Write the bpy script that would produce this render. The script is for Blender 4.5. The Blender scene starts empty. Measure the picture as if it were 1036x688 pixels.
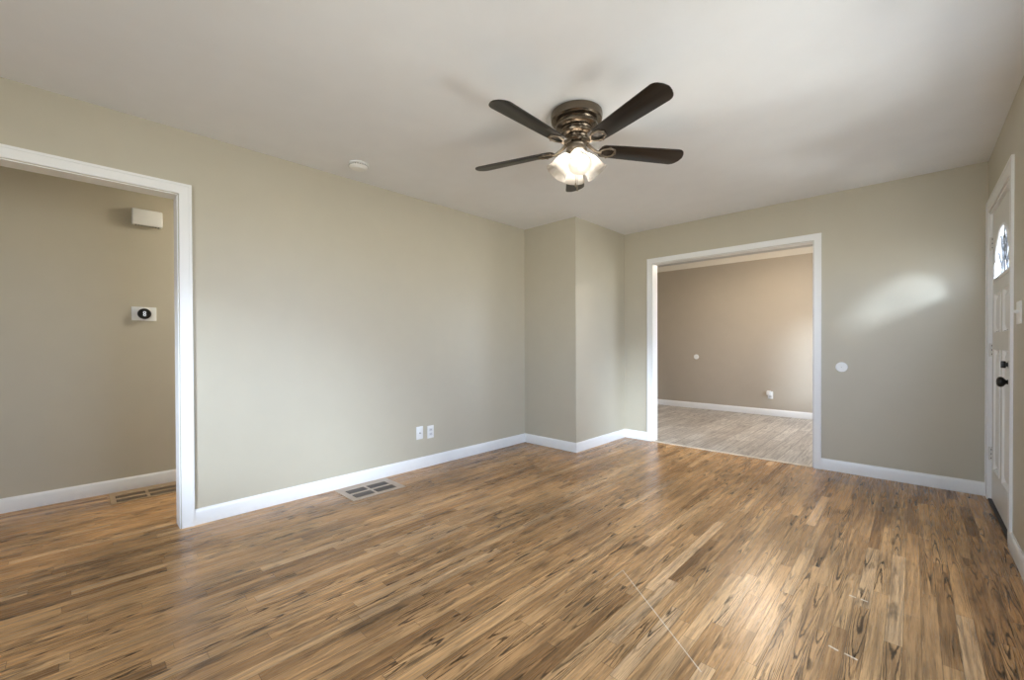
import bpy, bmesh, math, random
from mathutils import Vector, Matrix
random.seed(7)
C = bpy.context.scene
COL = C.collection
PI = math.pi

# ------------------------------------------------------------------ camera
W_, D_, H_ = 3.627, 4.613, 2.44            # right wall x, back wall y, ceiling z
cam_d = bpy.data.cameras.new('camera'); cam = bpy.data.objects.new('camera', cam_d); COL.objects.link(cam)
cam_d.sensor_width = 36; cam_d.sensor_fit = 'HORIZONTAL'
cam_d.lens = 424.866 * 36 / 1036
cam_d.shift_y = (352.57 - 344) / 1036
cam_d.clip_start = 0.02
yaw, pitch, roll = 0.76381, -0.0081016, -0.0034411
R0 = Vector((math.cos(yaw), math.sin(yaw), 0)); F0 = Vector((-math.sin(yaw), math.cos(yaw), 0)); Z0 = Vector((0, 0, 1))
F = F0 * math.cos(pitch) + Z0 * math.sin(pitch); U = -F0 * math.sin(pitch) + Z0 * math.cos(pitch)
R2 = R0 * math.cos(roll) + U * math.sin(roll); U2 = -R0 * math.sin(roll) + U * math.cos(roll)
m = Matrix((R2, U2, -F)).transposed().to_4x4(); m.translation = Vector((3.2406, 0, 1.116))
cam.matrix_world = m
C.camera = cam

# ------------------------------------------------------------------ exposure, world
C.view_settings.view_transform = 'Standard'; C.view_settings.look = 'None'
C.view_settings.gamma = 1; C.view_settings.use_curve_mapping = False
C.view_settings.exposure = 0.52
SKY, LAWN = 7.6, 14.5
w = bpy.data.worlds.new('daylight'); C.world = w; w.use_nodes = True
nt = w.node_tree; nt.nodes.clear()
tc = nt.nodes.new('ShaderNodeTexCoord'); sx = nt.nodes.new('ShaderNodeSeparateXYZ')
nt.links.new(tc.outputs['Generated'], sx.inputs[0])
cr = nt.nodes.new('ShaderNodeValToRGB'); nt.links.new(sx.outputs[2], cr.inputs[0])
mr = nt.nodes.new('ShaderNodeMapRange'); mr.inputs[1].default_value = -1; mr.inputs[2].default_value = 1
nt.links.new(sx.outputs[2], mr.inputs[0]); nt.links.new(mr.outputs[0], cr.inputs[0])
el = cr.color_ramp.elements
el[0].position = 0.0; el[0].color = (.07 * LAWN, .07 * LAWN, .068 * LAWN, 1)
el[1].position = 1.0; el[1].color = (.62 * SKY, .84 * SKY, 1.25 * SKY, 1)
for p, c in ((.25, (.12 * LAWN, .12 * LAWN, .115 * LAWN, 1)), (.485, (.50 * LAWN, .505 * LAWN, .50 * LAWN, 1)), (.53, (.80 * SKY, .93 * SKY, 1.22 * SKY, 1))):
    e = el.new(p); e.color = c
bg = nt.nodes.new('ShaderNodeBackground'); nt.links.new(cr.outputs[0], bg.inputs[0])
wo = nt.nodes.new('ShaderNodeOutputWorld')
# sunlit paving close to the house: two brighter regions of the ground below the horizon
acc = bg.outputs[0]
for d_, half, st, col_ in (((.62, -.30, -.70), 7, 9, (1, .99, .96)), ((.80, .21, -.56), 6, 22, (1, .99, .95))):
    dv = Vector(d_).normalized()
    vm = nt.nodes.new('ShaderNodeVectorMath'); vm.operation = 'DOT_PRODUCT'; vm.inputs[1].default_value = dv
    nt.links.new(tc.outputs['Generated'], vm.inputs[0])
    m2 = nt.nodes.new('ShaderNodeMapRange'); m2.interpolation_type = 'SMOOTHSTEP'
    m2.inputs[1].default_value = math.cos(math.radians(half * 1.2)); m2.inputs[2].default_value = math.cos(math.radians(half * .7))
    m2.inputs[3].default_value = 0; m2.inputs[4].default_value = st
    nt.links.new(vm.outputs['Value'], m2.inputs[0])
    b2 = nt.nodes.new('ShaderNodeBackground'); b2.inputs[0].default_value = (*col_, 1); nt.links.new(m2.outputs[0], b2.inputs[1])
    ad = nt.nodes.new('ShaderNodeAddShader'); nt.links.new(acc, ad.inputs[0]); nt.links.new(b2.outputs[0], ad.inputs[1]); acc = ad.outputs[0]
nt.links.new(acc, wo.inputs[0])
sun_d = bpy.data.lights.new('sun', 'SUN'); sun = bpy.data.objects.new('sun', sun_d); COL.objects.link(sun)
sun_d.energy = 3.2; sun_d.angle = math.radians(11); sun_d.color = (.80, .93, 1.15)
sun.rotation_euler = Vector((.64, -.68, .27)).to_track_quat('Z', 'Y').to_euler()

# openings to daylight: (name, axis, plane, a0, a1, z0, z1, inward)
def portal(name, loc, rot, sx_, sy_):
    d = bpy.data.lights.new(name, 'AREA'); d.shape = 'RECTANGLE'; d.size = sx_; d.size_y = sy_
    d.cycles.is_portal = True
    o = bpy.data.objects.new(name, d); COL.objects.link(o); o.location = loc; o.rotation_euler = rot
RW = (0.95, 2.95, 0.72, 2.06)              # picture window of the right wall (y0,y1,z0,z1)
FW = (1.25, 3.25, 0.85, 2.12)              # added front wall window, fill light for the back wall (x0,x1,z0,z1)
DW = (5.5, 6.9, 0.80, 2.10)               # next room's window, right wall
YF = -1.45                                 # front wall
portal('window_portal', (W_ + .13, (RW[0] + RW[1]) / 2, (RW[2] + RW[3]) / 2), (0, PI / 2, 0), RW[3] - RW[2], RW[1] - RW[0])
portal('window_portal', ((FW[0] + FW[1]) / 2, YF - .13, (FW[2] + FW[3]) / 2), (PI / 2, 0, 0), FW[1] - FW[0], FW[3] - FW[2])
portal('window_portal', (W_ + .13, (DW[0] + DW[1]) / 2, (DW[2] + DW[3]) / 2), (0, PI / 2, 0), DW[3] - DW[2], DW[1] - DW[0])
portal('window_portal', (W_ + .13, 4.06, 1.71), (0, PI / 2, 0), .36, .72)

# ------------------------------------------------------------------ helpers
def mesh_obj(name, bm, mats, parent=None, smooth=None, loc=None):
    me = bpy.data.meshes.new(name); bm.normal_update(); bm.to_mesh(me); bm.free()
    for mm in (mats if isinstance(mats, (list, tuple)) else [mats]): me.materials.append(mm)
    if smooth is not None:
        for p in me.polygons: p.use_smooth = True
        try: me.set_sharp_from_angle(angle=math.radians(smooth))
        except Exception: pass
    o = bpy.data.objects.new(name, me); COL.objects.link(o)
    if loc: o.location = loc
    if parent: o.parent = parent
    return o
def add_box(bm, a, b, mi=0, M=None):
    (x0, y0, z0), (x1, y1, z1) = a, b
    vs = [bm.verts.new((x, y, z)) for x in (x0, x1) for y in (y0, y1) for z in (z0, z1)]
    fs = []
    for q in ((0, 1, 3, 2), (4, 6, 7, 5), (0, 4, 5, 1), (2, 3, 7, 6), (0, 2, 6, 4), (1, 5, 7, 3)):
        f = bm.faces.new([vs[i] for i in q]); f.material_index = mi; fs.append(f)
    if M: bmesh.ops.transform(bm, matrix=M, verts=vs)
    return vs, fs
def add_bev(bm, a, b, r, seg=2, mi=0, M=None):
    t = bmesh.new(); add_box(t, a, b)
    bmesh.ops.bevel(t, geom=t.edges[:], offset=r, segments=seg, profile=.5, affect='EDGES')
    if M: bmesh.ops.transform(t, matrix=M, verts=t.verts[:])
    merge(bm, t, mi)
def merge(bm, t, mi=0):
    mp = {}
    for v in t.verts: mp[v] = bm.verts.new(v.co)
    for f in t.faces:
        try:
            g = bm.faces.new([mp[v] for v in f.verts]); g.material_index = mi
        except ValueError: pass
    t.free()
def add_lathe(bm, prof, n=48, M=None, mi=0, flute=None):
    rings = []
    new = []
    for (r, z) in prof:
        ring = []
        if r < 1e-6:
            v = bm.verts.new((0, 0, z)); ring = [v] * n; new.append(v)
        else:
            for k in range(n):
                rr = r * (flute(k / n) if flute else 1)
                v = bm.verts.new((rr * math.cos(2 * PI * k / n), rr * math.sin(2 * PI * k / n), z)); ring.append(v); new.append(v)
        rings.append(ring)
    for a, b in zip(rings, rings[1:]):
        for k in range(n):
            q = []
            for v in (a[k], a[(k + 1) % n], b[(k + 1) % n], b[k]):
                if v not in q: q.append(v)
            if len(q) > 2:
                f = bm.faces.new(q); f.material_index = mi
    if M: bmesh.ops.transform(bm, matrix=M, verts=new)
def add_tube(bm, pts, r, n=10, mi=0, closed=False):
    pts = [Vector(p) for p in pts]; rings = []
    N = len(pts)
    for i, p in enumerate(pts):
        if closed: t = pts[(i + 1) % N] - pts[i - 1]
        else: t = pts[min(i + 1, N - 1)] - pts[max(i - 1, 0)]
        t.normalize()
        up = Vector((0, 0, 1)) if abs(t.z) < .9 else Vector((1, 0, 0))
        a = t.cross(up).normalized(); b = a.cross(t)
        rr = r[i] if isinstance(r, (list, tuple)) else r
        rings.append([bm.verts.new(p + (a * math.cos(2 * PI * k / n) + b * math.sin(2 * PI * k / n)) * rr) for k in range(n)])
    for i in range(N if closed else N - 1):
        a, b = rings[i], rings[(i + 1) % N]
        for k in range(n):
            f = bm.faces.new([a[k], a[(k + 1) % n], b[(k + 1) % n], b[k]]); f.material_index = mi
    if not closed:
        bm.faces.new(rings[0][::-1]).material_index = mi; bm.faces.new(rings[-1]).material_index = mi
def add_prism(bm, outline, z0, z1, M=None, mi=0, bev=0):
    t = bmesh.new()
    a = [t.verts.new((x, y, z0)) for x, y in outline]; b = [t.verts.new((x, y, z1)) for x, y in outline]
    t.faces.new(a[::-1]); t.faces.new(b)
    n = len(a)
    for k in range(n): t.faces.new([a[k], a[(k + 1) % n], b[(k + 1) % n], b[k]])
    if bev:
        es = [e for e in t.edges if abs(e.verts[0].co.z - e.verts[1].co.z) < 1e-7]
        bmesh.ops.bevel(t, geom=es, offset=bev, segments=2, profile=.5, affect='EDGES')
    if M: bmesh.ops.transform(t, matrix=M, verts=t.verts[:])
    merge(bm, t, mi)
def run_profile(bm, path, prof, mi=0):
    """sweep a profile (distance off the wall to the left of travel, height) along a floor path with mitred corners"""
    pts = [Vector((x, y, 0)) for x, y in path]; n = len(pts); rows = []
    for i, p in enumerate(pts):
        d0 = (pts[i] - pts[i - 1]).normalized() if i else None
        d1 = (pts[i + 1] - pts[i]).normalized() if i < n - 1 else None
        if d0 is None: d0 = d1
        if d1 is None: d1 = d0
        n0 = Vector((-d0.y, d0.x, 0)); n1 = Vector((-d1.y, d1.x, 0))
        mit = (n0 + n1); mit = mit / max(1e-6, (mit.dot(n0)))
        rows.append([bm.verts.new(p + mit * a + Vector((0, 0, z))) for a, z in prof])
    k = len(prof)
    for a, b in zip(rows, rows[1:]):
        for j in range(k):
            bm.faces.new([a[j], a[(j + 1) % k], b[(j + 1) % k], b[j]]).material_index = mi
    bm.faces.new(rows[0][::-1]).material_index = mi; bm.faces.new(rows[-1]).material_index = mi
    bmesh.ops.recalc_face_normals(bm, faces=bm.faces[:])
def empty(name, loc=(0, 0, 0)):
    o = bpy.data.objects.new(name, None); COL.objects.link(o); o.location = loc; o.empty_display_size = .1
    return o
def tag(o, label, cat, group=None, kind=None):
    o['label'] = label; o['category'] = cat
    if group: o['group'] = group
    if kind: o['kind'] = kind
    return o
def struct(o, label=None, cat=None):
    o['kind'] = 'structure'
    if label: o['label'] = label
    if cat: o['category'] = cat
    return o

# ------------------------------------------------------------------ materials
def mat(name, col, rough=.5, metal=0, spec=.5, coat=0, bump=0, bscale=200):
    mm = bpy.data.materials.new(name); mm.use_nodes = True
    b = mm.node_tree.nodes['Principled BSDF']
    b.inputs['Base Color'].default_value = (*col, 1); b.inputs['Roughness'].default_value = rough
    b.inputs['Metallic'].default_value = metal; b.inputs['Specular IOR Level'].default_value = spec
    b.inputs['Coat Weight'].default_value = coat
    t = mm.node_tree
    tcn = t.nodes.new('ShaderNodeTexCoord'); nz = t.nodes.new('ShaderNodeTexNoise'); nz.inputs['Scale'].default_value = bscale
    t.links.new(tcn.outputs['Object'], nz.inputs[0])
    if bump:
        bp = t.nodes.new('ShaderNodeBump'); bp.inputs['Strength'].default_value = bump; bp.inputs['Distance'].default_value = .002
        t.links.new(nz.outputs[0], bp.inputs['Height']); t.links.new(bp.outputs[0], b.inputs['Normal'])
    # faint tonal variation of the paint/metal itself
    mx = t.nodes.new('ShaderNodeMix'); mx.data_type = 'RGBA'
    n2 = t.nodes.new('ShaderNodeTexNoise'); n2.inputs['Scale'].default_value = 6; t.links.new(tcn.outputs['Object'], n2.inputs[0])
    t.links.new(n2.outputs[0], mx.inputs[0])
    mx.inputs[6].default_value = (*[c * .97 for c in col], 1); mx.inputs[7].default_value = (*[min(1, c * 1.03) for c in col], 1)
    t.links.new(mx.outputs[2], b.inputs['Base Color'])
    return mm
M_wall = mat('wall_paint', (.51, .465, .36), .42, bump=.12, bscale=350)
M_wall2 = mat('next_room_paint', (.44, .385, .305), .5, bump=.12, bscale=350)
M_hall = mat('hall_paint', (.50, .455, .35), .5, bump=.12, bscale=350)
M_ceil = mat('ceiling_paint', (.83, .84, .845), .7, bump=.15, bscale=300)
M_trim = mat('white_trim', (.83, .825, .80), .3)
M_door = mat('door_paint', (.70, .68, .625), .35)
M_plastic = mat('white_plastic', (.84, .84, .81), .35)
M_black = mat('black_metal', (.012, .011, .010), .35, .3)
M_blackp = mat('black_plastic', (.008, .008, .009), .15)
M_bronze = mat('antique_bronze', (.17, .135, .10), .27, .9)
M_bronze2 = mat('light_bronze', (.22, .18, .135), .3, .8)
M_steel = mat('hinge_steel', (.5, .49, .46), .35, .7)
M_dark = mat('dark_slot', (.02, .017, .014), .7)
M_caming = mat('lead_caming', (.20, .20, .20), .4, .5)
M_thresh = mat('threshold_rubber', (.015, .012, .010), .5)
M_reg = mat('wood_register', (.40, .30, .21), .3)
M_regh = mat('bronze_register', (.36, .24, .13), .4)
M_regdark = mat('register_slot', (.11, .09, .075), .5)
M_regrec = mat('register_recess', (.05, .042, .036), .6)
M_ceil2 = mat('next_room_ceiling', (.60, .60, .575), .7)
M_strip = mat('threshold_strip', (.66, .58, .46), .4)

def nd(t, kind, **kw):
    n = t.nodes.new(kind)
    for k, v in kw.items(): setattr(n, k, v)
    return n
def math_(t, op, a, b=None, c=None):
    n = t.nodes.new('ShaderNodeMath'); n.operation = op
    for i, v in enumerate((a, b, c)):
        if v is None: continue
        if isinstance(v, (int, float)): n.inputs[i].default_value = v
        else: t.links.new(v, n.inputs[i])
    return n.outputs[0]
def comb(t, x, y, z=0.0):
    n = t.nodes.new('ShaderNodeCombineXYZ')
    for i, v in enumerate((x, y, z)):
        if isinstance(v, (int, float)): n.inputs[i].default_value = v
        else: t.links.new(v, n.inputs[i])
    return n.outputs[0]
def ramp(t, fac, stops):
    n = t.nodes.new('ShaderNodeValToRGB'); t.links.new(fac, n.inputs[0])
    e = n.color_ramp.elements
    e[0].position, e[0].color = stops[0][0], (*stops[0][1], 1)
    e[1].position, e[1].color = stops[-1][0], (*stops[-1][1], 1)
    for p, c in stops[1:-1]:
        q = e.new(p); q.color = (*c, 1)
    return n.outputs[0]
def mixc(t, fac, a, b, mode='MIX'):
    n = t.nodes.new('ShaderNodeMix'); n.data_type = 'RGBA'; n.blend_type = mode
    for i, v in ((0, fac), (6, a), (7, b)):
        if isinstance(v, (int, float)): n.inputs[i].default_value = v
        elif isinstance(v, tuple): n.inputs[i].default_value = (*v, 1)
        else: t.links.new(v, n.inputs[i])
    return n.outputs[2]
def wood_floor(name, width, length, tones, grain_dark, cath, rough, gap, pale_marks=(), coat=.0, grain_amt=1.0, patch=0.25, seam=.0013):
    mm = bpy.data.materials.new(name); mm.use_nodes = True; t = mm.node_tree; b = t.nodes['Principled BSDF']
    tcn = nd(t, 'ShaderNodeTexCoord'); s = nd(t, 'ShaderNodeSeparateXYZ'); t.links.new(tcn.outputs['Object'], s.inputs[0])
    X, Y = s.outputs[0], s.outputs[1]
    u = math_(t, 'DIVIDE', X, width); row = math_(t, 'FLOOR', u); fu = math_(t, 'FRACT', u)
    wn = nd(t, 'ShaderNodeTexWhiteNoise', noise_dimensions='1D'); t.links.new(row, wn.inputs['W'])
    off = math_(t, 'MULTIPLY', wn.outputs[0], 7.31)
    wn1 = nd(t, 'ShaderNodeTexWhiteNoise', noise_dimensions='1D'); t.links.new(math_(t, 'ADD', row, 91.7), wn1.inputs['W'])
    ln = math_(t, 'MULTIPLY_ADD', wn1.outputs[0], length * .9, length * .55)
    v = math_(t, 'DIVIDE', math_(t, 'ADD', Y, off), ln); vi = math_(t, 'FLOOR', v); fv = math_(t, 'FRACT', v)
    wid = nd(t, 'ShaderNodeTexWhiteNoise', noise_dimensions='2D'); t.links.new(comb(t, row, vi), wid.inputs['Vector'])
    rnd = wid.outputs[0]
    sc = nd(t, 'ShaderNodeSeparateColor'); t.links.new(wid.outputs[1], sc.inputs[0])
    r1, r2, r3 = sc.outputs[0], sc.outputs[1], sc.outputs[2]
    base = ramp(t, rnd, tones)
    # long soft streaks along the plank, seeded per plank
    z_ = math_(t, 'MULTIPLY', rnd, 40.0)
    n1 = nd(t, 'ShaderNodeTexNoise'); n1.inputs['Scale'].default_value = 1; n1.inputs['Detail'].default_value = 4; n1.inputs['Roughness'].default_value = .6
    t.links.new(comb(t, math_(t, 'MULTIPLY', X, 75), math_(t, 'MULTIPLY', Y, 2.6), z_), n1.inputs[0])
    st = nd(t, 'ShaderNodeMapRange'); st.inputs[1].default_value = .44; st.inputs[2].default_value = .68
    t.links.new(n1.outputs[0], st.inputs[0])
    col = mixc(t, math_(t, 'MULTIPLY', st.outputs[0], .50 * grain_amt), base, grain_dark, 'MIX')
    lt = nd(t, 'ShaderNodeMapRange'); lt.inputs[1].default_value = .46; lt.inputs[2].default_value = .28; t.links.new(n1.outputs[0], lt.inputs[0])
    col = mixc(t, math_(t, 'MULTIPLY', lt.outputs[0], .30 * grain_amt), col, tuple(min(.85, c * 1.75) for c in tones[2][1]))
    # fine pores
    n2 = nd(t, 'ShaderNodeTexNoise'); n2.inputs['Scale'].default_value = 1; n2.inputs['Detail'].default_value = 2
    t.links.new(comb(t, math_(t, 'MULTIPLY', X, 330), math_(t, 'MULTIPLY', Y, 11), z_), n2.inputs[0])
    pr = nd(t, 'ShaderNodeMapRange'); pr.inputs[1].default_value = .52; pr.inputs[2].default_value = .72; t.links.new(n2.outputs[0], pr.inputs[0])
    col = mixc(t, math_(t, 'MULTIPLY', pr.outputs[0], .45 * grain_amt), col, grain_dark)
    # cathedral figure: nested arches on some planks
    xc = math_(t, 'ADD', math_(t, 'SUBTRACT', fu, .5), math_(t, 'MULTIPLY_ADD', r1, .7, -.35))
    nw = nd(t, 'ShaderNodeTexNoise'); nw.inputs['Scale'].default_value = 1; nw.inputs['Detail'].default_value = 3
    t.links.new(comb(t, math_(t, 'MULTIPLY', X, 24), math_(t, 'MULTIPLY', Y, 3.4), z_), nw.inputs[0])
    sgn = math_(t, 'MULTIPLY_ADD', math_(t, 'GREATER_THAN', r2, .5), 2.0, -1.0)
    ph = math_(t, 'ADD', math_(t, 'MULTIPLY', math_(t, 'MULTIPLY', xc, xc), 62.0), math_(t, 'MULTIPLY', math_(t, 'MULTIPLY', Y, sgn), 30.0))
    ph = math_(t, 'ADD', ph, math_(t, 'MULTIPLY', nw.outputs[0], 17.0))
    nf = nd(t, 'ShaderNodeTexNoise'); nf.inputs['Scale'].default_value = 1; nf.inputs['Detail'].default_value = 2
    t.links.new(comb(t, math_(t, 'MULTIPLY', X, 240), math_(t, 'MULTIPLY', Y, 40), z_), nf.inputs[0])
    ph = math_(t, 'ADD', ph, math_(t, 'MULTIPLY', nf.outputs[0], 2.2))
    wv = math_(t, 'SINE', ph)
    wr = nd(t, 'ShaderNodeMapRange'); wr.inputs[1].default_value = .35; wr.inputs[2].default_value = .98; t.links.new(wv, wr.inputs[0])
    nm = nd(t, 'ShaderNodeTexNoise'); nm.inputs['Scale'].default_value = 1
    t.links.new(comb(t, math_(t, 'MULTIPLY', X, 14), math_(t, 'MULTIPLY', Y, 2.2), z_), nm.inputs[0])
    msk = nd(t, 'ShaderNodeMapRange'); msk.inputs[1].default_value = .40; msk.inputs[2].default_value = .56; t.links.new(nm.outputs[0], msk.inputs[0])
    on = math_(t, 'LESS_THAN', r3, .72)
    cf = math_(t, 'MULTIPLY', math_(t, 'MULTIPLY', wr.outputs[0], msk.outputs[0]), math_(t, 'MULTIPLY', on, cath))
    col = mixc(t, cf, col, grain_dark)
    nk = nd(t, 'ShaderNodeTexNoise'); nk.inputs['Scale'].default_value = 1; nk.inputs['Detail'].default_value = 3
    t.links.new(comb(t, math_(t, 'MULTIPLY', X, 22), math_(t, 'MULTIPLY', Y, 4.5), math_(t, 'ADD', z_, 7.7)), nk.inputs[0])
    mk = nd(t, 'ShaderNodeMapRange'); mk.inputs[1].default_value = .60; mk.inputs[2].default_value = .72; t.links.new(nk.outputs[0], mk.inputs[0])
    col = mixc(t, math_(t, 'MULTIPLY', mk.outputs[0], .6 * grain_amt), col, grain_dark)
    # broad uneven stain across boards
    n3 = nd(t, 'ShaderNodeTexNoise'); n3.inputs['Scale'].default_value = 1.7; n3.inputs['Detail'].default_value = 2
    t.links.new(tcn.outputs['Object'], n3.inputs[0])
    s3 = nd(t, 'ShaderNodeMapRange'); s3.inputs[1].default_value = .3; s3.inputs[2].default_value = .7; s3.inputs[3].default_value = 1 - patch; s3.inputs[4].default_value = 1 + patch
    t.links.new(n3.outputs[0], s3.inputs[0])
    hv = nd(t, 'ShaderNodeHueSaturation'); t.links.new(s3.outputs[0], hv.inputs['Value']); t.links.new(col, hv.inputs['Color'])
    col = hv.outputs[0]
    # seams
    ex = math_(t, 'MULTIPLY', math_(t, 'MINIMUM', fu, math_(t, 'SUBTRACT', 1.0, fu)), width)
    ey = math_(t, 'MULTIPLY', math_(t, 'MINIMUM', fv, math_(t, 'SUBTRACT', 1.0, fv)), ln)
    em = math_(t, 'MINIMUM', ex, ey)
    gp = nd(t, 'ShaderNodeMapRange'); gp.inputs[1].default_value = .0003; gp.inputs[2].default_value = seam; gp.inputs[3].default_value = gap; gp.inputs[4].default_value = 0
    t.links.new(em, gp.inputs[0])
    col = mixc(t, gp.outputs[0], col, tuple(c * .35 for c in grain_dark))
    # pale scratches and short pale marks
    for (x0, y0, x1, y1, wd, st_) in pale_marks:
        L = math.hypot(x1 - x0, y1 - y0); dx, dy = (x1 - x0) / L, (y1 - y0) / L
        al = math_(t, 'ADD', math_(t, 'MULTIPLY', math_(t, 'SUBTRACT', X, x0), dx), math_(t, 'MULTIPLY', math_(t, 'SUBTRACT', Y, y0), dy))
        ac = math_(t, 'ABSOLUTE', math_(t, 'ADD', math_(t, 'MULTIPLY', math_(t, 'SUBTRACT', X, x0), -dy), math_(t, 'MULTIPLY', math_(t, 'SUBTRACT', Y, y0), dx)))
        k = math_(t, 'MULTIPLY', math_(t, 'LESS_THAN', ac, wd), math_(t, 'MULTIPLY', math_(t, 'GREATER_THAN', al, 0.0), math_(t, 'LESS_THAN', al, L)))
        col = mixc(t, math_(t, 'MULTIPLY', k, st_), col, (.72, .60, .44))
    t.links.new(col, b.inputs['Base Color'])
    rr = nd(t, 'ShaderNodeMapRange'); rr.inputs[3].default_value = rough - .05; rr.inputs[4].default_value = rough + .07; t.links.new(n1.outputs[0], rr.inputs[0])
    t.links.new(rr.outputs[0], b.inputs['Roughness'])
    b.inputs['Specular IOR Level'].default_value = .32; b.inputs['Coat Weight'].default_value = coat; b.inputs['Coat Roughness'].default_value = .16
    bp = nd(t, 'ShaderNodeBump'); bp.inputs['Strength'].default_value = .18; bp.inputs['Distance'].default_value = .0012
    hh = math_(t, 'SUBTRACT', math_(t, 'MULTIPLY', n1.outputs[0], .5), math_(t, 'MULTIPLY', gp.outputs[0], .8))
    t.links.new(hh, bp.inputs['Height']); t.links.new(bp.outputs[0], b.inputs['Normal'])
    return mm
OAK = [(0, (.32, .164, .064)), (.10, (.42, .225, .091)), (.5, (.53, .292, .122)), (.88, (.60, .345, .150)), (1, (.71, .44, .220))]
M_floor = wood_floor('oak_strip_floor', .0510, .80, OAK, (.036, .019, .008), .92, .26, .6,
    pale_marks=[(2.203, 1.87, 2.72, 1.47, .0022, .75), (2.203, 1.87, 2.203, 1.70, .0018, .4),
            (3.035, 2.375, 3.06, 2.37, .004, .8), (3.075, 2.372, 3.10, 2.367, .004, .8),  # short pale dashes, in pairs
            (3.015, 1.925, 3.045, 1.915, .004, .8), (3.062, 1.915, 3.10, 1.905, .004, .8)])
LVP = [(0, (.42, .365, .30)), (.35, (.49, .435, .365)), (.7, (.55, .495, .42)), (1, (.63, .575, .49))]
M_floor2 = wood_floor('grey_vinyl_plank', .127, 1.5, LVP, (.13, .105, .085), .35, .35, .85, grain_amt=1.0, patch=.12, seam=.0035)

def blade_mat():
    mm = bpy.data.materials.new('espresso_blade'); mm.use_nodes = True; t = mm.node_tree; b = t.nodes['Principled BSDF']
    tcn = nd(t, 'ShaderNodeTexCoord'); mp = nd(t, 'ShaderNodeMapping'); mp.inputs['Scale'].default_value = (4, 60, 20)
    t.links.new(tcn.outputs['Object'], mp.inputs[0]); n = nd(t, 'ShaderNodeTexNoise'); n.inputs['Detail'].default_value = 4; n.inputs['Scale'].default_value = 1
    t.links.new(mp.outputs[0], n.inputs[0])
    t.links.new(ramp(t, n.outputs[0], [(.3, (.008, .006, .0045)), (.7, (.017, .012, .0085))]), b.inputs['Base Color'])
    b.inputs['Roughness'].default_value = .33; b.inputs['Specular IOR Level'].default_value = .45
    return mm
M_blade = blade_mat()
def glass_mat(name, tr, tint=(1, 1, 1), rough=.3, ribs=0):
    mm = bpy.data.materials.new(name); mm.use_nodes = True; t = mm.node_tree; t.nodes.clear()
    out = nd(t, 'ShaderNodeOutputMaterial'); a = nd(t, 'ShaderNodeBsdfTransparent'); a.inputs[0].default_value = (*tint, 1)
    tl = nd(t, 'ShaderNodeBsdfTranslucent'); tl.inputs[0].default_value = (*[c * .95 for c in tint], 1)
    g = nd(t, 'ShaderNodeBsdfGlossy'); g.inputs['Roughness'].default_value = rough
    m1 = nd(t, 'ShaderNodeMixShader'); m1.inputs[0].default_value = tr; t.links.new(tl.outputs[0], m1.inputs[1]); t.links.new(a.outputs[0], m1.inputs[2])
    m2 = nd(t, 'ShaderNodeMixShader'); m2.inputs[0].default_value = .05
    t.links.new(m1.outputs[0], m2.inputs[1]); t.links.new(g.outputs[0], m2.inputs[2])
    t.links.new(m2.outputs[0], out.inputs[0])
    return mm
M_glass = glass_mat('window_glass', .97, (.97, .98, .97), .02)
M_fanlite = glass_mat('textured_door_glass', .95, (.96, .98, .99), .2)
M_shade = glass_mat('ribbed_lamp_glass', .25, (1, .98, .95), .15)
def emit(name, col, s):
    mm = bpy.data.materials.new(name); mm.use_nodes = True; t = mm.node_tree; t.nodes.clear()
    out = nd(t, 'ShaderNodeOutputMaterial'); e = nd(t, 'ShaderNodeEmission'); e.inputs[0].default_value = (*col, 1); e.inputs[1].default_value = s
    t.links.new(e.outputs[0], out.inputs[0]); return mm
M_bulb = emit('fan_bulb', (1, .91, .80), 10)
M_lamp = emit('flush_lamp_glow', (1, .82, .64), 85)
M_lamph = emit('hall_lamp_glow', (1, .97, .90), 105)

# ------------------------------------------------------------------ room shell
T = .12
HX, R2Y, H2 = -1.176, 7.545, 2.545
PX, PY = .710, 3.598
LO = (-1.05, .446, 2.042)                  # left opening y0,y1,head
BO = (1.062, 2.585, 2.045)                 # back opening x0,x1,head
DR = (3.590, 4.520, 2.045)                 # front door y0,y1,head
def slab(name, boxes, m, label=None):
    bm = bmesh.new()
    for a, b in boxes: add_box(bm, a, b)
    return struct(mesh_obj(name, bm, m), label)
slab('floor', [((HX - T, -2.6, -.08), (W_ + T, D_ + .02, 0))], M_floor)
slab('floor_vinyl', [((-1.2, D_ + .02, -.08), (W_ + T, R2Y + T, 0))], M_floor2)
slab('ceiling', [((HX - T, -2.6, H_), (W_ + T, D_ + T, H_ + .1))], M_ceil)
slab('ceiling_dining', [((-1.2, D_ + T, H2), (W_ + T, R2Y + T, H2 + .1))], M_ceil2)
slab('wall_left', [((-T, YF, 0), (0, LO[0], H_)), ((-T, LO[0], LO[2]), (0, LO[1], H_)), ((-T, LO[1], 0), (0, D_ + T, H_))], M_wall)
slab('wall_chase', [((0, PY, 0), (PX, D_, H_))], M_wall)
slab('wall_back', [((0, D_, 0), (BO[0], D_ + T, H2 + .05)), ((BO[0], D_, BO[2]), (BO[1], D_ + T, H2 + .05)), ((BO[1], D_, 0), (W_ + T, D_ + T, H2 + .05)), ((-1.2, D_, 0), (-T, D_ + T, H2 + .05))], M_wall)
def wall_x(name, y0, y1, h, holes, m):
    boxes = []; y = y0
    for (a, b, z0, z1) in holes:
        boxes.append(((W_, y, 0), (W_ + T, a, h)))
        if z0 > 0: boxes.append(((W_, a, 0), (W_ + T, b, z0)))
        boxes.append(((W_, a, z1), (W_ + T, b, h))); y = b
    boxes.append(((W_, y, 0), (W_ + T, y1, h)))
    return slab(name, boxes, m)
wall_x('wall_right', YF, D_, H_, [RW, (DR[0], DR[1], 0, DR[2])], M_wall)
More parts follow.
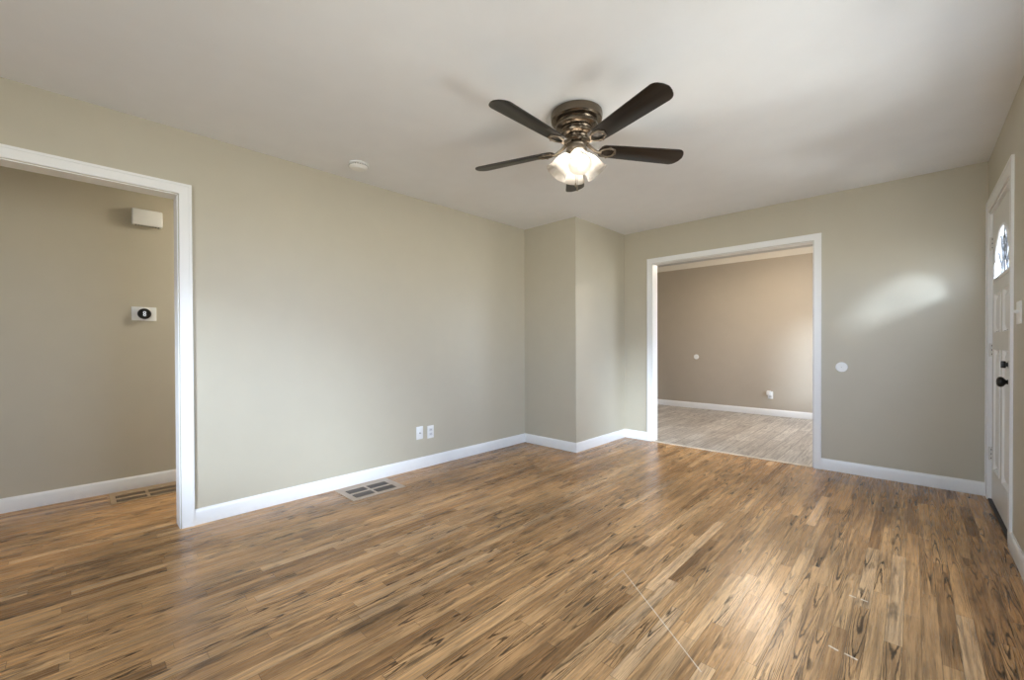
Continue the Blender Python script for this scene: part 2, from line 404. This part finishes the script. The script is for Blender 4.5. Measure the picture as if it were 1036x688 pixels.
wall_x('wall_dining_right', D_ + T, R2Y + T, H2, [DW], M_wall2)
slab('wall_front', [((-T, YF - T, 0), (FW[0], YF, H_)), ((FW[1], YF - T, 0), (W_ + T, YF, H_)), ((FW[0], YF - T, 0), (FW[1], YF, FW[2])), ((FW[0], YF - T, FW[3]), (FW[1], YF, H_))], M_wall)
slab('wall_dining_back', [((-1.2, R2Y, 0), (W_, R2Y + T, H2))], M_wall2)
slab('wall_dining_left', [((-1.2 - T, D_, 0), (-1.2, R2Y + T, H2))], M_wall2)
slab('wall_hall', [((HX - T, -2.6, 0), (HX, 2.6, H_))], M_hall)
slab('wall_hall_end', [((HX, 2.6, 0), (-T, 2.7, H_))], M_hall)
slab('wall_hall_front', [((HX - T, -2.7, 0), (0, -2.6, H_)), ((-.03, -2.6, 0), (0, YF - T, H_))], M_hall)

# baseboards
BH = .098
BP = [(0, 0), (.013, 0), (.014, .004), (.014, BH - .022), (.011, BH - .008), (.006, BH), (0, BH)]
def base(name, paths):
    bm = bmesh.new()
    for p in paths: run_profile(bm, p, BP)
    return struct(mesh_obj(name, bm, M_trim, smooth=40))
CW = .066
base('baseboard_left', [[(PX, D_), (PX, PY), (0, PY), (0, LO[1] + CW)], [(0, LO[0] - CW), (0, YF)]])
base('baseboard_back', [[(BO[0] - .058, D_), (PX + .014, D_)], [(W_, D_), (BO[1] + .058, D_)]])
base('baseboard_right', [[(W_, YF), (W_, DR[0] - .075)]])
base('baseboard_front', [[(0, YF), (W_, YF)]])
base('baseboard_hall', [[(HX, 2.6), (HX, -2.6)]])
base('baseboard_dining', [[(W_, R2Y), (-1.2, R2Y)]])
# crown in the next room
bm = bmesh.new()
run_profile(bm, [(W_, R2Y), (-1.2, R2Y)], [(0, H2 - .085), (.012, H2 - .085), (.018, H2 - .07), (.05, H2 - .028), (.062, H2 - .015), (.066, H2), (0, H2)])
struct(mesh_obj('crown_trim', bm, mat('crown_paint', (.80, .75, .65), .4), smooth=40))

# casings: flat board with a slim raised back band, mitred head
def casing(name, axis, wall, side, a0, a1, z, cw=CW, th=.018, jt=.005, jamb=None, clip=None):
    """side +1/-1: direction off the wall; axis 'x' means the wall is a plane of constant x"""
    bm = bmesh.new()
    def bx(u0, u1, z0, z1, d0, d1):
        p, q = wall + side * d0, wall + side * d1
        p, q = min(p, q), max(p, q)
        if clip is not None: u1 = min(u1, clip)
        if axis == 'x': add_box(bm, (p, u0, z0), (q, u1, z1))
        else: add_box(bm, (u0, p, z0), (u1, q, z1))
    for u0, u1, b0, b1 in ((a0 - cw, a0 - .004, a0 - cw, a0 - cw + .014), (a1 + .004, a1 + cw, a1 + cw - .014, a1 + cw)):
        bx(u0, u1, 0, z + cw, 0, th * .72); bx(b0, b1, 0, z + cw, th * .72, th)
    bx(a0 - .004, a1 + .004, z + .004, z + cw, 0, th * .72); bx(a0 - cw + .014, a1 + cw - .014, z + cw - .014, z + cw, th * .72, th)
    if jamb:                                  # lining of the opening through the wall, with a stop bead
        j0, j1 = jamb
        bx(a0, a0 + jt, 0, z, j0, j1); bx(a1 - jt, a1, 0, z, j0, j1); bx(a0, a1, z - jt, z, j0, j1)
    return struct(mesh_obj(name, bm, M_trim))
casing('trim_1', 'x', 0, 1, LO[0], LO[1], LO[2], jamb=(-T, .002))
casing('trim_2', 'y', D_, -1, BO[0], BO[1], BO[2], cw=.058, jamb=(-T, .002))
casing('trim_3', 'x', W_, -1, DR[0], DR[1], DR[2], cw=.088, th=.012, jt=.016, clip=D_ - .001, jamb=(-T, .001))
bm = bmesh.new(); add_bev(bm, (BO[0] + .006, D_ - .012, 0), (BO[1] - .006, D_ + .028, .007), .003)
struct(mesh_obj('trim_4', bm, M_strip))

# windows the photograph does not show but whose daylight it does, save the front wall's, added as fill
def window(name, axis, wall, out, a0, a1, z0, z1, cols):
    r = struct(empty(name, (wall, (a0 + a1) / 2, z0) if axis == 'x' else ((a0 + a1) / 2, wall, z0)))
    def bx(bm, u0, u1, w0, w1, d0, d1):
        p, q = sorted((wall + out * d0, wall + out * d1))
        if axis == 'x': add_box(bm, (p, u0, w0), (q, u1, w1))
        else: add_box(bm, (u0, p, w0), (u1, q, w1))
    inv = Matrix.Translation(-r.location)
    bm = bmesh.new(); f = .045
    for u0, u1, w0, w1 in ((a0, a0 + f, z0, z1), (a1 - f, a1, z0, z1), (a0 + f, a1 - f, z0, z0 + f), (a0 + f, a1 - f, z1 - f, z1)): bx(bm, u0, u1, w0, w1, .03, .09)
    for k in range(1, cols):
        c = a0 + (a1 - a0) * k / cols; bx(bm, c - f / 2, c + f / 2, z0 + f, z1 - f, .03, .09)
    bmesh.ops.transform(bm, matrix=inv, verts=bm.verts[:]); mesh_obj('window_frame', bm, M_trim, r)
    bm = bmesh.new()
    for u0, u1, w0, w1 in ((a0 - .06, a0, z0 - .06, z1 + .06), (a1, a1 + .06, z0 - .06, z1 + .06), (a0, a1, z1, z1 + .06), (a0, a1, z0 - .06, z0)): bx(bm, u0, u1, w0, w1, -.016, 0)
    bmesh.ops.transform(bm, matrix=inv, verts=bm.verts[:]); mesh_obj('window_casing', bm, M_trim, r)
    for k in range(cols):
        bm = bmesh.new(); c0 = a0 + f * .6 + (a1 - a0 - f * 1.2) * k / cols; c1 = a0 + f * .6 + (a1 - a0 - f * 1.2) * (k + 1) / cols
        bx(bm, c0 + f * .3, c1 - f * .3, z0 + f * .7, z1 - f * .7, .058, .062)
        bmesh.ops.transform(bm, matrix=inv, verts=bm.verts[:]); mesh_obj('pane', bm, M_glass, r)
    return r
window('window_1', 'x', W_, 1, *RW, 2)
window('window_fill', 'y', YF, -1, *FW, 2)  # unseen window, added to brighten the back wall
window('window_3', 'x', W_, 1, *DW, 2)

# ------------------------------------------------------------------ front door
DX = W_ + .014                              # room face of the slab
door = struct(empty('door_1', (DX, 4.055, .016)), 'white front door with arched glass top, black knob and deadbolt', 'door')
dy0, dy1, dz1 = DR[0] + .019, DR[1] - .019, DR[2] - .02
YC = (dy0 + dy1) / 2
def loc(bm): bmesh.ops.transform(bm, matrix=Matrix.Translation(-door.location), verts=bm.verts[:])
FZ, FR_Y, FR_Z = 1.550, .335, .315          # fanlight base height, half width, rise
PAN = [(YC + .055, YC + .335, 1.19, 1.455), (YC - .335, YC - .055, 1.19, 1.455), (YC + .055, YC + .335, .245, 1.075), (YC - .335, YC - .055, .245, 1.075)]
NA = 28
arch = [(YC + FR_Y * math.cos(PI * k / NA), FZ + FR_Z * math.sin(PI * k / NA)) for k in range(NA + 1)]
bm = bmesh.new()
def dbox(y0, y1, z0, z1): add_box(bm, (DX, y0, z0), (DX + .044, y1, z1))
dbox(dy0, YC - .335, .016, dz1); dbox(YC + .335, dy1, .016, dz1); dbox(YC - .335, YC + .335, .016, .245)
dbox(YC - .055, YC + .055, .245, 1.075); dbox(YC - .335, YC + .335, 1.075, 1.19); dbox(YC - .055, YC + .055, 1.19, 1.455); dbox(YC - .335, YC + .335, 1.455, FZ)
for k in range(NA):                         # spandrel round the arch, front, back and soffit
    (ya, za), (yb, zb) = arch[k], arch[k + 1]
    f0 = [bm.verts.new((DX, y, z)) for y, z in ((ya, za), (yb, zb), (yb, dz1), (ya, dz1))]
    f1 = [bm.verts.new((DX + .044, v.co.y, v.co.z)) for v in f0]
    bm.faces.new(f0); bm.faces.new(f1[::-1]); bm.faces.new([f0[1], f0[0], f1[0], f1[1]]); bm.faces.new([f0[3], f0[2], f1[2], f1[3]])
for (y0, y1, z0, z1) in PAN: add_box(bm, (DX + .014, y0, z0), (DX + .030, y1, z1))
bmesh.ops.recalc_face_normals(bm, faces=bm.faces[:]); loc(bm)
mesh_obj('door_slab', bm, M_door, door)
for (y0, y1, z0, z1) in PAN:                # raised field with a sloped border and a sticking bead
    bm = bmesh.new(); g = .012; s = .045
    a = [(DX + .014, y, z) for y, z in ((y0 + g, z0 + g), (y1 - g, z0 + g), (y1 - g, z1 - g), (y0 + g, z1 - g))]
    b = [(DX + .002, y, z) for y, z in ((y0 + s, z0 + s), (y1 - s, z0 + s), (y1 - s, z1 - s), (y0 + s, z1 - s))]
    va = [bm.verts.new(v) for v in a]; vb = [bm.verts.new(v) for v in b]
    bm.faces.new(vb)
    for k in range(4): bm.faces.new([va[k], va[(k + 1) % 4], vb[(k + 1) % 4], vb[k]])
    c = [(y0, z0), (y1, z0), (y1, z1), (y0, z1)]; ci = [(y0 + .014, z0 + .014), (y1 - .014, z0 + .014), (y1 - .014, z1 - .014), (y0 + .014, z1 - .014)]
    for k in range(4):
        p, q, q2, p2 = c[k], c[(k + 1) % 4], ci[(k + 1) % 4], ci[k]
        vs = [bm.verts.new((DX - .004, *p)), bm.verts.new((DX - .004, *q)), bm.verts.new((DX + .013, *q2)), bm.verts.new((DX + .013, *p2)), bm.verts.new((DX + .0005, *p)), bm.verts.new((DX + .0005, *q))]
        bm.faces.new(vs[:4]); bm.faces.new([vs[4], vs[5], vs[1], vs[0]])
    bmesh.ops.recalc_face_normals(bm, faces=bm.faces[:]); loc(bm)
    mesh_obj('raised_panel', bm, M_trim, door)
bm = bmesh.new(); pts = [(YC + FR_Y * .995, FZ + .001)] + [(YC + FR_Y * .995 * math.cos(PI * k / NA), FZ + .001 + FR_Z * .995 * math.sin(PI * k / NA)) for k in range(1, NA)] + [(YC - FR_Y * .995, FZ + .001)]
f0 = [bm.verts.new((DX + .012, y, z)) for y, z in pts]; f1 = [bm.verts.new((DX + .018, y, z)) for y, z in pts]
bm.faces.new(f0); bm.faces.new(f1[::-1])
for k in range(len(pts)): bm.faces.new([f0[k], f0[(k + 1) % len(pts)], f1[(k + 1) % len(pts)], f1[k]])
loc(bm); fg = mesh_obj('fanlight_glass', bm, M_fanlite, door); fg['label'] = 'arched textured glass at the top of the door'
bm = bmesh.new()                            # moulded rim and lead cames
rim = [(DX + .002, y, z) for y, z in [(YC + FR_Y * math.cos(PI * k / NA), FZ + FR_Z * math.sin(PI * k / NA)) for k in range(NA + 1)]]
add_tube(bm, rim, .011, 8); add_tube(bm, [(DX + .002, YC - FR_Y, FZ), (DX + .002, YC + FR_Y, FZ)], .011, 8)
loc(bm); mesh_obj('fanlight_rim', bm, M_trim, door, 50)
bm = bmesh.new()
for a in (35, 62, 90, 118, 145):
    r_ = math.radians(a); add_tube(bm, [(DX + .011, YC + .12 * math.cos(r_), FZ + .11 * math.sin(r_)), (DX + .011, YC + FR_Y * .97 * math.cos(r_), FZ + FR_Z * .97 * math.sin(r_))], .0055, 6)
add_tube(bm, [(DX + .011, YC + .12 * math.cos(PI * k / 12), FZ + .11 * math.sin(PI * k / 12)) for k in range(13)], .006, 6)
add_tube(bm, [(DX + .011, YC + .06 * math.cos(2 * PI * k / 14), FZ + .20 + .05 * math.sin(2 * PI * k / 14)) for k in range(14)], .006, 6, closed=True)
add_tube(bm, [(DX + .011, YC, FZ + .004), (DX + .011, YC, FZ + .15)], .006, 6)
loc(bm); mesh_obj('lead_came', bm, M_caming, door)
# knob, deadbolt
def alongx(loc_): return Matrix.Translation(loc_) @ Matrix.Rotation(-PI / 2, 4, 'Y')      # +z of the lathe points to -x
KY = dy0 + .068
bm = bmesh.new(); add_lathe(bm, [(0, 0), (.033, 0), (.034, .004), (.029, .010), (.014, .014), (.0115, .020), (.016, .025), (.026, .032), (.030, .042), (.027, .051), (.017, .057), (0, .059)], 28, alongx((DX, KY, .895)))
loc(bm); k_ = mesh_obj('door_knob', bm, M_black, door, 50); k_['label'] = 'black round door knob'
bm = bmesh.new(); add_lathe(bm, [(0, 0), (.030, 0), (.030, .008), (.022, .014), (.012, .016), (.010, .024), (0, .025)], 28, alongx((DX, KY, .995)))
add_bev(bm, (DX - .042, KY - .006, .975), (DX - .022, KY + .006, 1.015), .004)
loc(bm); k_ = mesh_obj('deadbolt', bm, M_black, door, 50); k_['label'] = 'black deadbolt thumb turn'
for z in (1.82, 1.07, .335):
    bm = bmesh.new(); add_lathe(bm, [(0, -.047), (.005, -.047), (.0065, -.044), (.0065, .044), (.005, .047), (0, .047)], 12, Matrix.Translation((DX - .010, dy1 + .006, z)))
    add_box(bm, (DX - .003, dy1 - .028, z - .045), (DX + .0005, dy1 + .003, z + .045))
    for q in (-.03, 0, .03): add_lathe(bm, [(.0, .0035), (.004, .003), (.0045, 0)], 10, alongx((DX - .003, dy1 - .018 , z + q)), mi=1)
    loc(bm); h = mesh_obj('hinge', bm, [M_door, M_dark], door, 40)
bm = bmesh.new(); add_bev(bm, (W_ - .004, DR[0] + .016, 0), (W_ + T, DR[1] - .016, .0145), .004)
struct(mesh_obj('trim_5', bm, M_thresh))

# ------------------------------------------------------------------ ceiling fan
FX, FY = 1.8393, 2.0035
fan = tag(empty('ceiling_fan', (FX, FY, H_)), 'dark five-blade ceiling fan with lit glass shades', 'ceiling fan')
def sm(bm, name, m_, par, ang=40): return mesh_obj(name, bm, m_, par, ang)
bm = bmesh.new()
add_lathe(bm, [(0, 0), (.140, 0), (.145, -.004), (.147, -.022), (.144, -.044), (.136, -.052), (.112, -.055), (.106, -.062), (.116, -.070), (.120, -.076), (.118, -.084), (.108, -.092), (.088, -.097),
               (.084, -.104), (.094, -.111), (.098, -.118), (.095, -.127), (.084, -.135), (.068, -.140), (.064, -.149), (.073, -.156), (.075, -.163), (.070, -.171), (.056, -.176), (0, -.176)], 64)
sm(bm, 'motor_housing', M_bronze, fan, 30)
ZB = 2.236 - H_
def rounded(x0, x1, w0, w1):
    """blade outline along +x: rounded root, slightly widening, well-rounded tip"""
    o = []
    for k in range(9):
        a = PI / 2 + PI * k / 8; o.append((x0 + w0 * .55 + math.cos(a) * w0 * .55, math.sin(a) * w0))
    for k in range(6): x = x0 + w0 + (x1 - x0 - w0 - .05) * k / 5; o.append((x, -(w0 + (w1 - w0) * (k / 5) ** .8)))
    for k in range(1, 8):
        a = -PI / 2 + PI / 2 * k / 8; o.append((x1 - .05 + .042 * math.cos(a), -w1 + .05 + .05 * math.sin(a)))
    o.append((x1 - .003, -w1 * .25)); o.append((x1, 0)); o.append((x1 - .003, w1 * .25))
    for k in range(1, 8):
        a = PI / 2 * k / 8; o.append((x1 - .05 + .042 * math.cos(a), w1 - .05 + .05 * math.sin(a)))
    for k in range(5, -1, -1): x = x0 + w0 + (x1 - x0 - w0 - .05) * k / 5; o.append((x, (w0 + (w1 - w0) * (k / 5) ** .8)))
    return o
for k in range(5):
    ang = math.radians(-90 + 18.018 - 18 + 72 * k)
    Rz = Matrix.Rotation(ang, 4, 'Z')
    tilt = Matrix.Translation((0, 0, ZB)) @ Matrix.Rotation(math.radians(-12), 4, 'X')
    bl = bpy.data.objects.new
    bm = bmesh.new(); add_prism(bm, rounded(.135, .662, .050, .066), 0, .006, tilt, bev=.0018)
    b_ = sm(bm, 'blade', M_blade, fan, 35); b_.matrix_basis = Rz
    bm = bmesh.new()                        # blade iron: curved arm from the motor to an open spade-shaped plate under the blade
    add_tube(bm, [(.062, 0, -.168), (.080, 0, -.182), (.100, 0, -.196), (.125, 0, ZB - .006), (.150, 0, ZB - .006)], [.011, .010, .009, .009, .008], 10)
    ring = [(.142, .012), (.165, .030), (.195, .036), (.222, .026), (.232, 0), (.222, -.026), (.195, -.036), (.165, -.030), (.142, -.012)]
    tp = [tilt @ Vector((x, y, -.005)) for x, y in ring]
    add_tube(bm, tp, .0058, 8, closed=True)
    for x, y in ((.190, .036), (.190, -.036), (.230, 0)): add_lathe(bm, [(0, -.014), (.006, -.012), (.008, -.006), (.008, 0)], 12, tilt @ Matrix.Translation((x, y, 0)))
    ir = sm(bm, 'blade_iron', M_bronze2, b_, 50)
# light kit: fitter, four arms with sockets, bell shades, bulbs
bm = bmesh.new()
add_lathe(bm, [(0, -.176), (.050, -.176), (.053, -.184), (.050, -.190), (.057, -.195), (.060, -.208), (.056, -.222), (.044, -.232), (.024, -.240), (.014, -.250), (.010, -.30), (.013, -.308), (.014, -.316), (.008, -.324), (0, -.326)], 48)
fit = sm(bm, 'light_fitter', M_bronze2, fan, 35)
LA0 = math.degrees(math.atan2(F0.y, F0.x))
def bell(n=48):
    out = [(.022, .0), (.028, -.005), (.035, -.018), (.044, -.038), (.0505, -.060), (.0535, -.082), (.0545, -.100), (.058, -.116), (.0635, -.128), (.066, -.131)]
    inn = [(r - .0028, z + .0005) for r, z in out[::-1]]
    return out + inn
for k in range(4):
    a = math.radians(LA0 + 90 * k); Rz = Matrix.Rotation(a, 4, 'Z')
    Ms = Rz @ Matrix.Translation((.034, 0, -.232)) @ Matrix.Rotation(math.radians(-38), 4, 'Y')
    bm = bmesh.new(); add_tube(bm, [Rz @ Vector(p) for p in ((.016, 0, -.212), (.026, 0, -.218), (.036, 0, -.236))], .011, 10)
    add_lathe(bm, [(0, .010), (.018, .008), (.026, .0), (.029, -.010), (.028, -.018), (.0, -.018)], 24, Ms)
    sm(bm, 'lamp_socket', M_bronze2, fit, 40)
    bm = bmesh.new(); add_lathe(bm, bell(), 64, Ms @ Matrix.Translation((0, 0, -.008)), flute=lambda t: 1 + .018 * math.cos(2 * PI * t * 16))
    sh = sm(bm, 'lamp_shade', M_shade, fan, 60)
    bm = bmesh.new(); add_lathe(bm, [(0, -.018), (.011, -.019), (.012, -.030), (.020, -.045), (.024, -.060), (.020, -.074), (.010, -.082), (0, -.084)], 20, Ms)
    sm(bm, 'bulb', M_bulb, sh, 60)
for dx, dy, ln in ((.012, -.010, .185), (-.014, .010, .15)):
    bm = bmesh.new(); z0 = -.238
    add_tube(bm, [(dx, dy, z0), (dx, dy, z0 - ln)], .0016, 6)
    add_lathe(bm, [(0, 0), (.003, -.001), (.0042, -.008), (.0045, -.018), (.003, -.024), (0, -.025)], 10, Matrix.Translation((dx, dy, z0 - ln)))
    sm(bm, 'pull_chain', M_bronze2, fan, 50)

# ------------------------------------------------------------------ small fixtures
sd = tag(empty('smoke_detector', (.306, 1.450, H_)), 'round white smoke detector on the ceiling near the left wall', 'smoke detector')
bm = bmesh.new(); add_lathe(bm, [(0, 0), (.070, 0), (.070, -.008), (.066, -.011)], 40); sm(bm, 'mounting_base', M_plastic, sd, 30)
bm = bmesh.new(); add_lathe(bm, [(.062, -.011), (.066, -.013), (.066, -.022), (.056, -.030), (.048, -.032), (.046, -.036), (.030, -.040), (0, -.041)], 40); cv = sm(bm, 'cover', M_plastic, sd, 30)
bm = bmesh.new()
for k in range(24):
    a = 2 * PI * k / 24; add_box(bm, (.0655, -.0035, -.021), (.0668, .0035, -.014), M=Matrix.Rotation(a, 4, 'Z'))
sm(bm, 'vent_slot', M_regdark, sd)
ch = tag(empty('door_chime', (HX, .412, 2.065)), 'white rectangular door chime box high on the hallway wall', 'door chime')
bm = bmesh.new(); add_bev(bm, (.001, -.088, .002), (.010, .088, .122), .002); sm(bm, 'back_plate', M_plastic, ch)
bm = bmesh.new(); add_bev(bm, (.010, -.092, .0), (.058, .092, .124), .008, 3); sm(bm, 'cover', M_plastic, ch, 40)
bm = bmesh.new()
for k in range(9): add_box(bm, (.016, -.072 + k * .017, -.0006), (.050, -.064 + k * .017, .001))
sm(bm, 'sound_slot', M_dark, ch)
th = tag(empty('thermostat', (HX, .390, 1.373)), 'black round thermostat on white wall plate in the hallway', 'thermostat')
bm = bmesh.new(); add_bev(bm, (.0, -.075, -.054), (.007, .075, .054), .003, 2); sm(bm, 'wall_plate', M_plastic, th, 40)
xz = lambda x: Matrix.Translation((x, 0, 0)) @ Matrix.Rotation(PI / 2, 4, 'Y')
bm = bmesh.new(); add_lathe(bm, [(0, .0), (.040, 0), (.042, .004), (.042, .022), (.039, .027), (0, .029)], 40, xz(.007)); dl = sm(bm, 'dial', M_blackp, th, 40)
bm = bmesh.new()
for z in (.009, -.009): add_tube(bm, [(.0365, .007 * math.cos(2 * PI * k / 14), z + .008 * math.sin(2 * PI * k / 14)) for k in range(14)], .0022, 6, closed=True)
sm(bm, 'numeral', emit('display_glow', (.9, .93, .95), .7), dl)

def register(name, x0, y0, nx, ny, cells, frame_m, slot_m, label, size, bars):
    """floor register: flush frame, recessed louvred cells"""
    r = tag(empty(name, (x0, y0, 0)), label, 'floor register')
    sx_, sy_ = size
    bm = bmesh.new()
    xs = [0] + sorted(set(sum(([c[0], c[1]] for c in cells), []))) + [sx_]; ys = [0] + sorted(set(sum(([c[2], c[3]] for c in cells), []))) + [sy_]
    for i in range(len(xs) - 1):
        for j in range(len(ys) - 1):
            mxx, myy = (xs[i] + xs[i + 1]) / 2, (ys[j] + ys[j + 1]) / 2
            if not any(c[0] < mxx < c[1] and c[2] < myy < c[3] for c in cells): add_box(bm, (xs[i], ys[j], .0002), (xs[i + 1], ys[j + 1], .005))
    bmesh.ops.remove_doubles(bm, verts=bm.verts[:], dist=1e-6)
    sm(bm, 'frame', frame_m, r)
    bm = bmesh.new()
    for c in cells: add_box(bm, (c[0], c[2], .0002), (c[1], c[3], .0012))
    sm(bm, 'recess', slot_m, r)
    bm = bmesh.new()
    for c in cells:
        n = bars; bw = .0014 if bars > 14 else .004
        for k in range(1, n):
            y = c[2] + (c[3] - c[2]) * k / n; add_box(bm, (c[0], y - bw, .0012), (c[1], y + bw, .004))
    sm(bm, 'louver', frame_m if bars > 14 else M_regdark, r)
    return r
register('floor_register', .035, 1.375, 2, 2, [(.075, .160, .045, .195), (.185, .270, .045, .195), (.075, .160, .215, .375), (.185, .270, .215, .375)], M_reg, M_regrec,
         'tan floor vent with four dark panes along the left wall', (.315, .43), 12)
register('floor_register', HX + .035, .175, 2, 2, [(.10, .175, .03, .195), (.21, .285, .03, .195), (.10, .175, .215, .385), (.21, .285, .215, .385)], M_regh, M_dark,
         'brown slotted floor vent along the hallway baseboard', (.315, .44), 18)

def plate_x(name, y, z, label, cat, kind, group=None):
    r = tag(empty(name, (0, y, z)), label, cat, group)
    bm = bmesh.new(); add_bev(bm, (0, -.035, -.058), (.006, .035, .058), .0025, 2); sm(bm, 'cover_plate', M_plastic, r, 40)
    bm = bmesh.new()
    if kind == 'coax':
        add_lathe(bm, [(0.0, 0), (.0075, 0), (.0075, .004), (.005, .005), (.005, .013), (.003, .013), (.003, .006), (0, .006)], 16, xz(.006)); sm(bm, 'coax_jack', M_steel, r, 40)
    else:
        for s in (-1, 1):
            add_bev(bm, (.006, -.017, s * .020 - .014), (.0085, .017, s * .020 + .014), .002)
        sm(bm, 'receptacle', mat('outlet_face', (.70, .70, .69), .35), r, 40)
        for s in (-1, 1):
            for q in (-.006, .006):
                bm = bmesh.new(); add_box(bm, (.0084, q - .0012, s * .020 - .004), (.0089, q + .0012, s * .020 + .005)); sm(bm, 'slot', M_dark, r)
    return r
plate_x('coax_outlet', 2.166, .322, 'white coaxial wall plate with one dark jack in its centre', 'wall outlet', 'coax')
plate_x('power_outlet', 2.284, .315, 'white duplex power outlet beside the coaxial plate on left wall', 'wall outlet', 'power')
def disc_y(name, x, y, z, r, label):
    o = tag(empty(name, (x, y, z)), label, 'cover plate')
    My = Matrix.Rotation(PI / 2, 4, 'X')
    bm = bmesh.new(); add_lathe(bm, [(0, .0), (r, 0), (r, .002), (r - .004, .006), (0, .008)], 40, My); sm(bm, 'cover', M_plastic, o, 30)
    bm = bmesh.new(); add_lathe(bm, [(0, .0095), (.003, .009), (.0035, .0075)], 12, My); sm(bm, 'screw', M_steel, o, 30)
disc_y('blank_cover', 2.786, D_, .915, .043, 'round white blank cover plate on the wall right of the wide opening')
disc_y('blank_cover', .485, R2Y, .900, .043, 'round white blank cover plate on the far wall seen through the opening')
po = tag(empty('power_outlet', (1.617, R2Y, .318)), 'white power outlet low on the far wall of the next room', 'wall outlet')
bm = bmesh.new(); add_bev(bm, (-.036, -.006, -.058), (.036, 0, .058), .0025); sm(bm, 'cover_plate', M_plastic, po, 40)
bm = bmesh.new(); add_bev(bm, (-.017, -.0085, -.034), (.017, -.006, -.008), .002); sm(bm, 'receptacle', mat('outlet_face_dim', (.62, .61, .6), .35), po, 40)
for q in (-.006, .006):
    bm = bmesh.new(); add_box(bm, (q - .0015, -.009, -.026), (q + .0015, -.0084, -.015)); sm(bm, 'slot', M_dark, po)
pa = tag(empty('plug_adapter', (1.600, R2Y - .0062, .345)), 'small white plug-in adapter in the upper socket of the far room outlet', 'adapter')
bm = bmesh.new(); add_bev(bm, (-.024, -.062, -.022), (.024, -.0005, .040), .006, 3); sm(bm, 'body', M_plastic, pa, 40)
bm = bmesh.new(); add_bev(bm, (-.012, -.064, .0), (.012, -.0622, .022), .001); sm(bm, 'face', mat('adapter_face', (.75, .72, .70), .4), pa, 40)
ls = tag(empty('light_switch', (W_, 3.313, 1.272)), 'white double light switch plate on the right wall by the door', 'light switch')
bm = bmesh.new(); add_bev(bm, (-.006, -.058, -.058), (0, .058, .058), .0025); sm(bm, 'cover_plate', M_plastic, ls, 40)
for y in (.024, -.024):
    bm = bmesh.new(); add_bev(bm, (-.024, y - .005, -.004), (-.004, y + .005, .008), .002, M=Matrix.Rotation(math.radians(14), 4, 'Y')); sm(bm, 'toggle', M_plastic, ls, 40)
# lamps of the neighbouring spaces
def flush_lamp(name, x, y, z, r, m_, label):
    o = tag(empty(name, (x, y, z)), label, 'ceiling light')
    bm = bmesh.new(); add_lathe(bm, [(0, H2 - z if z > H_ else 0), (r * .4, H2 - z if z > H_ else 0), (r * .4, .07 if z > H_ else 0), (.012, .06 if z > H_ else 0), (.012, 0), (r * .72, 0), (r * .75, -.012), (r * .70, -.022), (0, -.022)], 36); sm(bm, 'base', M_bronze2, o, 30)
    bm = bmesh.new(); add_lathe(bm, [(r * .68, -.022), (r, -.026), (r * .98, -.045), (r * .75, -.070), (r * .4, -.084), (0, -.088)], 36); sm(bm, 'glass_bowl', m_, o, 40)
    bm = bmesh.new(); add_lathe(bm, [(.012, -.086), (.013, -.094), (.006, -.104), (.008, -.110), (0, -.114)], 16); sm(bm, 'finial', M_bronze2, o, 40)
flush_lamp('ceiling_light', 1.80, 6.08, H2 - .085, .16, M_lamp, 'small domed ceiling light of the next room, only its finial showing under the opening head')
flush_lamp('ceiling_light', -.55, 1.85, H_, .14, M_lamph, 'domed ceiling light of the hallway')
